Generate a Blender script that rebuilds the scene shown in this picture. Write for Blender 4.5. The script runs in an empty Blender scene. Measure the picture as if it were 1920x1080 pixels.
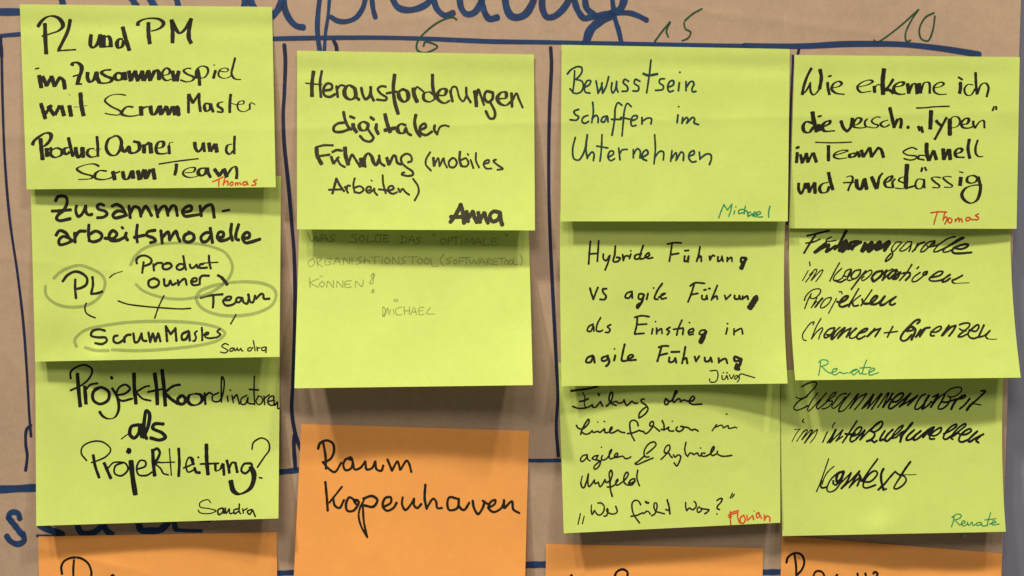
import bpy, bmesh, math, random
import numpy as np
from mathutils import Vector
sc = bpy.context.scene

# ---- settings
AMBIENT = 0.13
SPOTS = [(0.95, -0.93, 1.40 + 2.1, 84, 0.07), (-1.10, -0.95, 1.40 + 2.05, 164, 0.07),
         (0.62, -1.02, 1.40 + 2.1, 36, 0.08), (-0.70, -1.05, 1.40 + 2.1, 66, 0.08),
         (-0.4, -2.1, 1.40 + 1.9, 112, 0.45)]
COL_YELLOW = (0.63, 0.755, 0.175)
COL_ORANGE = (0.98, 0.41, 0.10)
COL_KRAFT = (0.455, 0.315, 0.215)
COL_WALL = (0.235, 0.24, 0.305)

# ------------------------------------------------------------------ camera, light, exposure
S = 0.00025            # metres per board unit (one board is 1920 units wide)
D = 0.60               # camera to board
ZC = 1.40              # height of the middle of the board
cam = bpy.data.objects.new('camera', bpy.data.cameras.new('camera'))
sc.collection.objects.link(cam)
cam.location = (0, -D, ZC)
cam.rotation_euler = (math.radians(90), 0, 0)
cam.data.sensor_width = 36.0
cam.data.lens = 36.0 * D / (1920 * S)
cam.data.clip_start = 0.01
cam.data.clip_end = 50
sc.camera = cam

world = bpy.data.worlds.new('World')
sc.world = world
world.use_nodes = True
bg = world.node_tree.nodes['Background']
bg.inputs['Color'].default_value = (1.0, 0.95, 0.86, 1)
bg.inputs['Strength'].default_value = AMBIENT

def ceiling_spot(x, y, z, power, radius):
    l = bpy.data.lights.new('ceiling_spot', 'POINT')
    l.energy = power
    l.shadow_soft_size = radius
    l.color = (1.0, 0.93, 0.80)
    o = bpy.data.objects.new('ceiling_spot', l)
    o.location = (x, y, z)
    sc.collection.objects.link(o)
for spec in SPOTS:
    ceiling_spot(*spec)

sc.view_settings.view_transform = 'Standard'
sc.view_settings.look = 'None'
sc.view_settings.gamma = 1
sc.view_settings.use_curve_mapping = False
sc.view_settings.exposure = 0.0

# ------------------------------------------------------------------ helpers
C = sc.collection
random.seed(4)

def unit(px, py, h):
    """board units + height in board units -> world position"""
    k = (D - h * S) / D
    return np.stack([(px - 960) * S * k, -h * S, ZC + (540 - py) * S * k], -1)

def tag(o, label=None, cat=None, group=None, kind=None):
    for k, v in (('label', label), ('category', cat), ('group', group), ('kind', kind)):
        if v:
            o[k] = v

def empty(name, loc):
    o = bpy.data.objects.new(name, None)
    o.empty_display_size = 0.02
    o.location = loc
    C.objects.link(o)
    return o

def mesh_obj(name, verts, faces, mat, origin=(0, 0, 0), parent=None, smooth=True):
    me = bpy.data.meshes.new(name)
    v = np.asarray(verts, float)
    if parent is None:
        v = v - np.asarray(origin)
    else:
        v = v - np.asarray(parent.location)
    me.from_pydata(v.tolist(), [], faces)
    me.materials.append(mat)
    if smooth:
        me.polygons.foreach_set('use_smooth', [True] * len(me.polygons))
    me.update()
    o = bpy.data.objects.new(name, me)
    if parent is None:
        o.location = origin
    else:
        o.parent = parent
    C.objects.link(o)
    return o

def smooth_noise(x, y, seed, n=6, lo=0.004, hi=0.02):
    """sum of a few plane waves, range about -1..1; x, y in board units"""
    r = random.Random(seed)
    z = np.zeros_like(np.asarray(x, float))
    for i in range(n):
        a = r.uniform(0, math.tau)
        f = r.uniform(lo, hi)
        z = z + np.sin(f * (np.cos(a) * x + np.sin(a) * y) + r.uniform(0, math.tau)) * (lo / f) ** 0.5
    return z / n ** 0.5

# ------------------------------------------------------------------ materials
def new_mat(name):
    m = bpy.data.materials.new(name)
    m.use_nodes = True
    nt = m.node_tree
    return m, nt, nt.nodes['Principled BSDF'], nt.nodes['Material Output']

def paper_mat(name, col, var=0.05, bump=0.12, rough=0.75, fibre=900, blotch=22, mottle=1.0, glow=0.0):
    m, nt, b, out = new_mat(name)
    N = nt.nodes.new
    L = nt.links.new
    b.inputs['Roughness'].default_value = rough
    b.inputs['Specular IOR Level'].default_value = 0.25
    tc = N('ShaderNodeTexCoord')
    n1 = N('ShaderNodeTexNoise'); n1.inputs['Scale'].default_value = blotch; n1.inputs['Detail'].default_value = 5
    n2 = N('ShaderNodeTexNoise'); n2.inputs['Scale'].default_value = fibre; n2.inputs['Detail'].default_value = 3
    L(tc.outputs['Object'], n1.inputs['Vector']); L(tc.outputs['Object'], n2.inputs['Vector'])
    add = N('ShaderNodeMath'); add.operation = 'ADD'
    L(n1.outputs['Fac'], add.inputs[0]); L(n2.outputs['Fac'], add.inputs[1])
    n4 = N('ShaderNodeTexNoise'); n4.inputs['Scale'].default_value = blotch * 7; n4.inputs['Detail'].default_value = 6; n4.inputs['Roughness'].default_value = 0.65
    L(tc.outputs['Object'], n4.inputs['Vector'])
    mix = N('ShaderNodeMath'); mix.operation = 'MULTIPLY_ADD'; mix.inputs[1].default_value = mottle; 
    L(n4.outputs['Fac'], mix.inputs[0]); L(add.outputs[0], mix.inputs[2])
    add = mix
    mr = N('ShaderNodeMapRange')
    mr.inputs['From Min'].default_value = 0.6 + 0.5 * mottle; mr.inputs['From Max'].default_value = 1.4 + 0.5 * mottle
    mr.inputs['To Min'].default_value = 1 - var; mr.inputs['To Max'].default_value = 1 + var
    L(add.outputs[0], mr.inputs['Value'])
    vm = N('ShaderNodeVectorMath'); vm.operation = 'SCALE'
    vm.inputs[0].default_value = col
    L(mr.outputs['Result'], vm.inputs['Scale'])
    L(vm.outputs['Vector'], b.inputs['Base Color'])
    bp = N('ShaderNodeBump'); bp.inputs['Strength'].default_value = bump; bp.inputs['Distance'].default_value = 0.0003
    n3 = N('ShaderNodeTexNoise'); n3.inputs['Scale'].default_value = fibre * 0.35; n3.inputs['Detail'].default_value = 6
    L(tc.outputs['Object'], n3.inputs['Vector'])
    L(n3.outputs['Fac'], bp.inputs['Height']); L(bp.outputs['Normal'], b.inputs['Normal'])
    if glow:      # thin paper lets a little light through
        tl = N('ShaderNodeBsdfTranslucent')
        L(vm.outputs['Vector'], tl.inputs['Color'])
        ms = N('ShaderNodeMixShader'); ms.inputs['Fac'].default_value = glow
        L(b.outputs[0], ms.inputs[1]); L(tl.outputs[0], ms.inputs[2]); L(ms.outputs[0], out.inputs['Surface'])
    return m, nt, b, out

def ink_mat(name, col, opacity=1.0, var=0.25, rough=0.55, scale=400, wear=0.15):
    m, nt, b, out = new_mat(name)
    N = nt.nodes.new
    L = nt.links.new
    b.inputs['Roughness'].default_value = rough
    b.inputs['Specular IOR Level'].default_value = 0.2
    tc = N('ShaderNodeTexCoord')
    n1 = N('ShaderNodeTexNoise'); n1.inputs['Scale'].default_value = scale; n1.inputs['Detail'].default_value = 4
    L(tc.outputs['Object'], n1.inputs['Vector'])
    mr = N('ShaderNodeMapRange')
    mr.inputs['From Min'].default_value = 0.3; mr.inputs['From Max'].default_value = 0.7
    mr.inputs['To Min'].default_value = 1 - var; mr.inputs['To Max'].default_value = 1 + var
    L(n1.outputs['Fac'], mr.inputs['Value'])
    vm = N('ShaderNodeVectorMath'); vm.operation = 'SCALE'
    vm.inputs[0].default_value = col
    L(mr.outputs['Result'], vm.inputs['Scale'])
    L(vm.outputs['Vector'], b.inputs['Base Color'])
    if opacity < 1:
        tr = N('ShaderNodeBsdfTransparent')
        mx = N('ShaderNodeMixShader')
        mr2 = N('ShaderNodeMapRange')
        mr2.inputs['From Min'].default_value = 0.3; mr2.inputs['From Max'].default_value = 0.7
        mr2.inputs['To Min'].default_value = opacity * (1 - wear); mr2.inputs['To Max'].default_value = min(1, opacity * (1 + wear))
        L(n1.outputs['Fac'], mr2.inputs['Value'])
        L(mr2.outputs['Result'], mx.inputs['Fac'])
        L(tr.outputs[0], mx.inputs[1]); L(b.outputs[0], mx.inputs[2])
        L(mx.outputs[0], out.inputs['Surface'])
    return m

YELLOW = paper_mat('yellow_green_note_paper', COL_YELLOW, var=0.05, bump=0.13, blotch=26, fibre=1300, glow=0.08)[0]
ORANGE = paper_mat('orange_note_paper', COL_ORANGE, var=0.05, bump=0.13, blotch=26, fibre=1300, glow=0.08)[0]
KRAFT = paper_mat('brown_kraft_paper', COL_KRAFT, var=0.085, bump=0.22, fibre=700, blotch=24, mottle=1.4)[0]
WALLM = paper_mat('grey_blue_wall_paint', COL_WALL, var=0.05, bump=0.2, fibre=600, blotch=15)[0]
INK = {
    'black': ink_mat('black_ink', (0.017, 0.015, 0.006)),
    'soft': ink_mat('dark_brown_black_ink', (0.036, 0.031, 0.011)),
    'teal': ink_mat('dark_teal_ink', (0.016, 0.045, 0.035)),
    'deep': ink_mat('deep_black_ink', (0.008, 0.008, 0.006)),
    'grey': ink_mat('pale_grey_marker_ink', (0.22, 0.27, 0.10), opacity=0.40, var=0.15),
    'pencil': ink_mat('pencil_lead', (0.13, 0.15, 0.06), opacity=0.36, var=0.3, scale=900),
    'red': ink_mat('red_ink', (0.66, 0.075, 0.02), opacity=0.9),
    'darkred': ink_mat('dark_red_ink', (0.50, 0.05, 0.012), opacity=0.92),
    'green': ink_mat('green_ink', (0.02, 0.27, 0.10), opacity=0.88),
    'bluemark': ink_mat('blue_marker_ink', (0.013, 0.045, 0.135), opacity=0.88, var=0.3, scale=300, wear=0.14),
    'navymark': ink_mat('navy_marker_ink', (0.014, 0.020, 0.060), opacity=0.97, var=0.3),
    'greenmark': ink_mat('dark_green_marker_ink', (0.02, 0.075, 0.028), opacity=0.9),
}

# ------------------------------------------------------------------ sheets: anything written on
class Sheet:
    """A four-cornered sheet in board units with a height over the board."""
    def __init__(self, tl, tr, br, bl, height, bow=(0, 0)):
        self.c = [np.array(p, float) for p in (tl, tr, br, bl)]
        self.height = height
        self.bow = bow
    def xy(self, u, v):
        tl, tr, br, bl = self.c
        u = np.asarray(u, float)[..., None]; v = np.asarray(v, float)[..., None]
        p = (tl * (1 - u) + tr * u) * (1 - v) + (bl * (1 - u) + br * u) * v
        b = (self.bow[0] * (1 - u) + self.bow[1] * u) * 4 * v * (1 - v)
        return p[..., 0] + b[..., 0], p[..., 1]
    def uv(self, x, y):
        u = np.full_like(x, 0.5); v = np.full_like(x, 0.5)
        for _ in range(12):
            x0, y0 = self.xy(u, v)
            e = 1e-4
            xu, yu = self.xy(u + e, v); xv, yv = self.xy(u, v + e)
            a, b, c, d = (xu - x0) / e, (xv - x0) / e, (yu - y0) / e, (yv - y0) / e
            det = a * d - b * c
            rx, ry = x - x0, y - y0
            u = u + (d * rx - b * ry) / det
            v = v + (a * ry - c * rx) / det
        return u, v
    def place(self, x, y, lift):
        u, v = self.uv(np.asarray(x, float), np.asarray(y, float))
        return unit(np.asarray(x, float), np.asarray(y, float), self.height(u, v, x, y) + lift)
    def grid(self, nu, nv):
        u, v = np.meshgrid(np.linspace(0, 1, nu + 1), np.linspace(0, 1, nv + 1))
        x, y = self.xy(u, v)
        P = unit(x, y, self.height(u, v, x, y)).reshape(-1, 3)
        w = nu + 1
        F = [(j * w + i, (j + 1) * w + i, (j + 1) * w + i + 1, j * w + i + 1) for j in range(nv) for i in range(nu)]
        return P, F

CREASES = [((-300, 262), (2100, 205), 1.1, 11), ((1012, -300), (1030, 1400), 0.9, 9), ((-100, 470), (620, 560), 0.8, 9),
           ((500, 1100), (560, 820), 0.8, 8), ((1180, 5), (1700, 70), 0.8, 8), ((-50, 1000), (300, 1080), 0.9, 9),
           ((980, 900), (1080, 1060), 0.8, 8), ((0, 640), (70, 760), 0.8, 8), ((700, 40), (960, 20), 0.7, 8), ((560, 760), (1040, 742), 0.7, 8)]
def kraft_height(u, v, x, y):
    x = np.asarray(x, float); y = np.asarray(y, float)
    h = 1.5 * smooth_noise(x, y, 11, 7, 0.004, 0.014) + 0.45 * smooth_noise(x, y, 12, 7, 0.02, 0.05)
    # old folds of the sheet: thin creases, and the curling right border
    for (ax, ay), (bx, by), amp, wid in CREASES:
        dx, dy = bx - ax, by - ay
        ln = math.hypot(dx, dy)
        q = ((x - ax) * dx + (y - ay) * dy) / ln ** 2
        dist = ((x - ax) * dy - (y - ay) * dx) / ln
        fade = np.clip(np.minimum(q, 1 - q) * 6, 0, 1)
        h = h + amp * fade * np.exp(-np.abs(dist) / wid)
    h = h + 8.0 * np.clip((x - 1800) / 110, 0, 1.5) ** 2
    return h

# ------------------------------------------------------------------ handwriting
def catmull(p, step):
    p = np.asarray(p, float)
    if len(p) == 2:
        n = max(2, int(np.hypot(*(p[1] - p[0])) / step))
        t = np.linspace(0, 1, n + 1)[:, None]
        return p[0] * (1 - t) + p[1] * t
    q = np.vstack([2 * p[0] - p[1], p, 2 * p[-1] - p[-2]])
    out = []
    for i in range(1, len(q) - 2):
        p0, p1, p2, p3 = q[i - 1], q[i], q[i + 1], q[i + 2]
        d = [max(np.hypot(*(b - a)), 1e-3) ** 0.5 for a, b in ((p0, p1), (p1, p2), (p2, p3))]
        m1 = (p2 - p1) + d[1] * ((p1 - p0) / d[0] - (p2 - p0) / (d[0] + d[1]))
        m2 = (p2 - p1) + d[1] * ((p3 - p2) / d[2] - (p3 - p1) / (d[1] + d[2]))
        n = max(2, int(np.hypot(*(p2 - p1)) / step))
        t = np.linspace(0, 1, n, endpoint=False)[:, None]
        out.append((2 * t**3 - 3 * t**2 + 1) * p1 + (t**3 - 2 * t**2 + t) * m1 + (-2 * t**3 + 3 * t**2) * p2 + (t**3 - t**2) * m2)
    out.append(p[-1:])
    return np.vstack(out)

def ribbon(pts, w, nib, rng):
    """outline of one pen stroke: list of left/right points; a broad nib is wide on down strokes and thin sideways"""
    p = catmull(pts, 1.3)
    if len(p) < 3:
        p = np.vstack([p[0], (p[0] + p[-1]) / 2, p[-1]])
    d = np.gradient(p, axis=0)
    d = d / np.maximum(np.hypot(d[:, 0], d[:, 1]), 1e-6)[:, None]
    if nib:
        a = np.abs(d[:, 1] * math.cos(0.20) + d[:, 0] * math.sin(0.20))
        wd = w * (0.34 + 0.66 * a ** 1.2)
    else:
        wd = np.full(len(p), w)
    k = np.array([0.25, 0.5, 0.25])
    for _ in range(3):
        wd = np.convolve(np.pad(wd, 1, mode='edge'), k, 'valid')
    s = np.linspace(0, 1, len(p))
    f, ph = rng.uniform(3, 7), rng.uniform(0, 6.28)
    wd = wd * (1 + 0.06 * np.sin(f * s * 3 + ph)) * rng.uniform(0.95, 1.05)
    nrm = np.stack([-d[:, 1], d[:, 0]], 1)
    L = p + nrm * wd[:, None] / 2
    R = p - nrm * wd[:, None] / 2
    cap = 0.35 if nib else 0.85
    def tip(c, dr, n, r):
        out = []
        for t in (0.35, 0.75):
            x = math.cos(t * math.pi / 2); y = math.sin(t * math.pi / 2)
            out.append((c + n * r * x + dr * r * cap * y, c - n * r * x + dr * r * cap * y))
        return out
    st = tip(p[0], -d[0], nrm[0], wd[0] / 2)[::-1]
    en = tip(p[-1], d[-1], nrm[-1], wd[-1] / 2)
    L = np.vstack([[a for a, b in st], L, [a for a, b in en]])
    R = np.vstack([[b for a, b in st], R, [b for a, b in en]])
    return L, R

PENS = {'brush': ('black', True, 8.2), 'felt': ('black', False, 6), 'fine': ('black', False, 3.4), 'pencil': ('pencil', False, 2),
        'grey': ('grey', False, 6), 'red': ('red', False, 3), 'darkred': ('darkred', False, 2.8), 'green': ('green', False, 2.6),
        'bluemark': ('bluemark', False, 10), 'navymark': ('navymark', False, 5), 'greenmark': ('greenmark', False, 3)}
KINDS = {'L': 'handwriting', 'S': 'signature'}

def write(sheet, text, parent, black='black', each=(), weight=1.0, base=0.11):
    """one object per written line; names in `each` make one object per stroke"""
    rng = random.Random(7)
    blocks = []
    ox = oy = 0.0; sc_ = 1.0
    for ln in text.strip().splitlines():
        ln = ln.strip()
        if not ln or ln[0] == '#':
            continue
        if ln[0] == '@':
            ox, oy, sc_ = [float(t) for t in ln[1:].split(',')]
            continue
        if ln[0].isalpha():
            t = ln.split()
            ink, nib, w = PENS[t[1]]
            if ink == 'black':
                ink = black
            if len(t) > 2:
                w = float(t[2])
            blocks.append([KINDS.get(t[0], t[0]), ink, nib, w, []])
            continue
        b = blocks[-1]
        nib, w = b[2], b[3]
        if ln[0] in '*!':
            head, ln = ln.split(' ', 1)
            nib = head[0] == '*'
            w = float(head[1:])
        pts = [[float(q) for q in t.split(',')] for t in ln.split()]
        pts = [(ox + a / sc_, oy + c / sc_) for a, c in pts]
        b[4].append((pts, w, nib))
    for name, ink, nib_, w_, strokes in blocks:
        groups = [[s] for s in strokes] if name in each else [strokes]
        lift = base
        for g in groups:
            V = []; F = []; n = 0
            for pts, w, nib in g:
                L, R = ribbon(pts, w * weight, nib, rng)
                lift += 0.002
                xy = np.vstack([L, R])
                P = sheet.place(xy[:, 0], xy[:, 1], lift)
                m = len(L)
                V.append(P)
                F += [(n + i, n + i + 1, n + m + i + 1, n + m + i) for i in range(m - 1)]
                n += 2 * m
            mesh_obj(name, np.vstack(V), F, INK[ink], parent=parent)

# ------------------------------------------------------------------ pen strokes of every written line: @origin and scale, then one stroke per row
TEXT = {}
TEXT['board'] = '''
header_lettering bluemark 10
@460,0,4
!12 200,120 250,62 280,-30
!11 285,-30 300,80 340,155 385,195 435,205
!9 560,-30 545,100 540,200 545,290 560,390
!6 632,-30 620,120 602,240 592,390
!9 640,125 690,155 760,160 830,130 880,60 905,-30
!8 948,-30 957,60 975,130
!10.5 1095,-30 1140,50 1210,75 1300,60 1370,20 1400,-30
!10.5 1405,-30 1440,70 1500,115 1560,95
!11 1605,-30 1620,60 1660,105 1720,90 1770,10 1790,-30
!11 1765,-30 1790,80 1830,140 1890,130
@920,0,4
!12.5 105,-30 120,60 150,115 200,130 260,105 310,30 330,-30
!11.5 385,-30 390,70 420,125 470,125 540,70 605,-30
!11 620,-30 650,70 700,135 760,125
!11 705,-30 720,60 770,105 810,125
!13 790,125 900,100 970,70 1010,-30
!8 910,-30 920,60 930,130 960,230 985,345
!14 900,115 810,165 745,230 712,335
!9 940,95 1040,97 1100,115 1170,150
@0,0,4
!12 460,-30 470,25
!11 975,-30 1025,45
!12 1115,-30 1160,50
!10 1320,-30 1340,60
!11 1840,-30 1830,60
!13 1860,-30 1905,70
ruled_line bluemark 8
@0,0,1
!7.5 480,73 512,72.5 560,71.5 640,70.5 720,70.5 800,72.5 920,77.5 1020,79 1150,81.5 1280,84.5 1400,86
!10 1395,86 1440,86.5 1515,86 1580,82.5 1640,82 1690,83 1752,89 1800,96 1836,102
ruled_line bluemark 13
@0,0,1
!13 -40,20 0,22 60,22
ruled_line bluemark 6
@0,0,1
!7 -40,70 0,67 60,62
ruled_line navymark 5
@0,0,1
!7 0,70 3,105
!4.5 3,108 5,200 9,300 18,410 33,515 44,610 51,710 55,780 58,818
!5 58,797 50,805 48,830 51,855 48,882
ruled_line navymark 7
@0,0,1
!6.5 533,84 535,112 533,175 531,212 533,270 537,310 542,360 547,420 551,470 553,530 553,600 551,660 549,720 547,770 553,810 562,838 568,850
!6.5 552,815 551,835 552,855 554,880
ruled_line navymark 6
@0,0,1
!6 1032.5,89 1034,120 1030.5,200 1029,270 1029,350 1031,430 1035,520 1039,600 1043,680 1046,740 1043,800 1047,855
ruled_line navymark 4
@0,0,1
!4 1487,104 1485,150 1482,220 1479.5,300 1477.5,380 1476,420
!5 1498,93 1496,101
ruled_line navymark 7
@0,0,1
!6.5 626,77 630,85 632,100
ruled_line bluemark 10
@0,0,1
!13 -40,919 0,917.5 66,914.5 120,912
!9 500,886 525,885 562,881
ruled_line bluemark 6
@0,0,1
!6 975,863 1000,863.5 1060,863
!11 1455,880 1470,880
ruled_line bluemark 12
@0,0,1
!12 970,1060 990,1059 1040,1058
!10 1420,1073 1470,1072
!9 515,1075 555,1073
footer_lettering bluemark 10
@0,810,4
!10 148,650 135,610 100,600 70,615 65,650
!11 62,640 110,700 165,770
!10 170,760 180,815 130,840 75,815 50,780
!12 300,700 380,735 465,770
!6 280,778 380,783 470,782
!11 575,640 590,730 620,760 700,755 780,690
!11 770,680 800,740 840,768
!12 1030,660 1060,735 1120,740 1200,735 1260,680
!9 1300,640 1315,725
!6 1310,735 1400,740 1510,742
!8 1500,655 1570,660
handwritten_number greenmark 3.2
@460,0,4
1585,148 1560,130 1510,138 1440,170 1345,245 1292,310 1287,370 1330,395 1390,383 1440,348 1390,320 1348,315 1336,345
handwritten_number greenmark 3.2
@920,0,4
1230,312 1290,230 1345,165
1345,165 1318,235 1332,275
1585,65 1520,100 1455,155
1450,170 1460,215 1500,240 1480,285 1435,305
handwritten_number greenmark 3
@1440,0,4
795,300 815,315 960,220 1130,70
1130,70 1070,160 1030,260 1040,310 1070,300
1245,95 1180,130 1135,220 1150,290 1200,305 1235,230 1252,120
'''
TEXT['n1'] = '''
L brush
@30,0,6
245,300 290,235 350,190 410,180 480,205 525,265 525,300 480,345 400,375 290,408
325,265 330,430 340,605
610,220 585,340 480,560
465,572 560,565 675,558
845,390 838,450 838,510 865,535 910,500 945,400
945,390 955,470 960,530
985,400 985,530
990,420 1040,410 1062,450 1065,525
1000,525 1090,520
1200,440 1160,440 1135,490 1150,535 1190,525 1215,460
1200,305 1235,440 1275,565
1370,285 1375,255 1430,220 1530,205 1620,220 1660,260 1640,300 1590,330 1520,350
1490,255 1490,370 1505,490
@230,0,6
550,225 562,340 560,480
550,225 595,320 640,372 690,340 770,215
770,210 748,320 745,430 770,485
L brush
@30,0,6
215,775 260,765
260,850 285,985
300,860 345,965
345,965 400,860
400,860 435,970
435,970 490,870
490,870 530,900 550,1000
630,735 640,710 690,705 735,745 735,800 710,870 690,945
640,860 690,845 740,835
670,945 740,945
805,815 805,880 830,920 870,900 900,820
905,810 915,880 940,930
1070,785 1000,790 960,815 1000,850 1080,890 1060,920 1000,935 920,930
1190,830 1140,820 1110,870 1140,900 1185,890 1210,820
1220,815 1230,895
1270,800 1290,910
1290,905 1340,800
1340,800 1370,910
1370,905 1420,800
1420,800 1430,905
1440,905 1490,795
1490,795 1510,905
1510,900 1560,795
1570,790 1600,800 1610,895
*6 1650,850 1720,830 1730,790 1690,765 1650,810 1650,870 1690,905 1750,890
@230,0,6
560,800 580,910
580,905 620,830
630,800 610,910
*6 770,770 720,770 685,795 720,830 800,870 790,900 720,920 650,900
*7 845,780 860,860 865,960
*5 830,880 825,800 880,745 950,760 960,810 920,870 860,880
*6 1045,790 1020,880
*4 1020,730 1040,732
*4 1090,800 1170,805 1190,780 1140,765 1090,790 1080,850 1130,880 1190,870 1220,850
*5 1265,650 1240,750 1225,830 1260,885 1330,895
L brush
@30,180,6
280,85 330,255
330,200 400,105
360,115 430,215
440,210 490,110
510,110 540,220
600,110 620,225
725,-35 735,100 760,220
*3 650,125 720,120 800,105
*3 597,-15 605,-12
*5 1235,-8 1160,-20 1060,-5 1000,50 1060,110 1180,180 1160,210 1080,210 1000,195
*7 1320,125 1250,120 1200,165 1190,200 1250,225 1320,225 1390,210
1405,120 1410,215
1410,150 1450,125 1480,120
1510,115 1530,200 1560,205 1610,120
1620,110 1630,210
1640,200 1690,115
1690,120 1720,210
1720,205 1760,120
1770,120 1790,210
1790,150 1815,120 1830,220
@230,180,6
*6 740,-20 740,190
*6 745,-20 790,80
*6 790,80 860,-30
*6 860,-30 860,60 875,175
*7 980,90 930,85 920,130 940,170 980,150 990,90
*6 990,85 1000,130 1020,180
*6 1130,65 1080,80 1070,110 1120,150 1120,180 1060,175
*6 1215,-20 1205,90 1205,185
*3 1190,75 1290,100
*4 1280,95 1360,85 1360,55 1310,65 1290,110 1310,160 1370,175 1420,150
*4 1430,90 1430,150
*3 1430,110 1440,75 1490,95
L brush
@30,180,6
185,550 200,510 270,450 340,415 390,430 390,480 330,555 290,570
275,480 285,590 300,715
345,590 350,680
350,610 400,580
*7 450,585 400,610 390,660 440,690 510,660 515,610 460,582
590,580 550,590 540,630 570,655 600,630
*7 590,470 610,560 640,680
670,580 680,650 700,690 740,650 745,580
750,580 755,690
*7 880,590 820,600 800,650 840,685 900,680
*6 910,455 920,570 920,680
*3 880,610 960,595
*7 1110,450 1040,490 1015,590 1060,660 1120,665 1170,600 1185,510 1150,455 1100,447
1180,560 1200,610 1225,625 1270,570 1280,630 1330,640 1385,600 1380,530 1320,510
1440,550 1440,640
1445,560 1500,520
1510,530 1520,640
*7 1580,590 1650,570 1660,520 1610,515 1575,580 1590,640 1660,650 1700,640
*6 1720,560 1725,650
*3 1720,560 1730,525 1770,520
@230,180,6
*7 810,520 820,590 850,625 890,590 910,530
*6 910,525 920,625
970,530 985,620
990,620 1040,540
1045,540 1060,630
*6 1230,540 1180,555 1165,620 1200,655 1240,620
*5 1260,450 1255,550 1255,650
L brush
@30,180,6
*6 935,790 880,765 760,780 685,820 740,865 860,905 850,925 700,940
*7 1020,845 940,840 890,880 890,920 950,940 1040,930 1090,910
1090,850 1110,940
1110,870 1170,850
1200,850 1220,930 1260,930 1300,850
1310,840 1320,925
1370,840 1390,940
1400,930 1440,830
1450,830 1460,930
1470,920 1510,830
1540,820 1560,935
@230,180,6
!3 410,765 600,735 850,705
*7 605,765 600,830 585,890
*5 700,865 800,850 815,810 760,805 690,840 680,880 740,915 830,905 870,890
930,810 870,820 850,870 890,895 930,870 950,810
*7 955,810 965,870 990,915
1030,820 1090,900
1090,895 1130,830
1140,820 1170,910
*6 1170,900 1230,810 1270,795 1285,850 1280,930
S red
1010,965 1060,945 1130,910
1085,930 1080,1015
1150,920 1130,1005
1135,980 1180,955 1185,1005
1230,965 1205,990 1225,1008 1245,980 1230,965
1270,975 1270,1005
1270,985 1290,975 1295,1000
1295,985 1320,975 1325,1000
1400,965 1360,970 1350,995 1385,1000 1400,970 1410,1000
1510,940 1470,960 1500,980 1490,1000 1450,1005
'''
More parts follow.
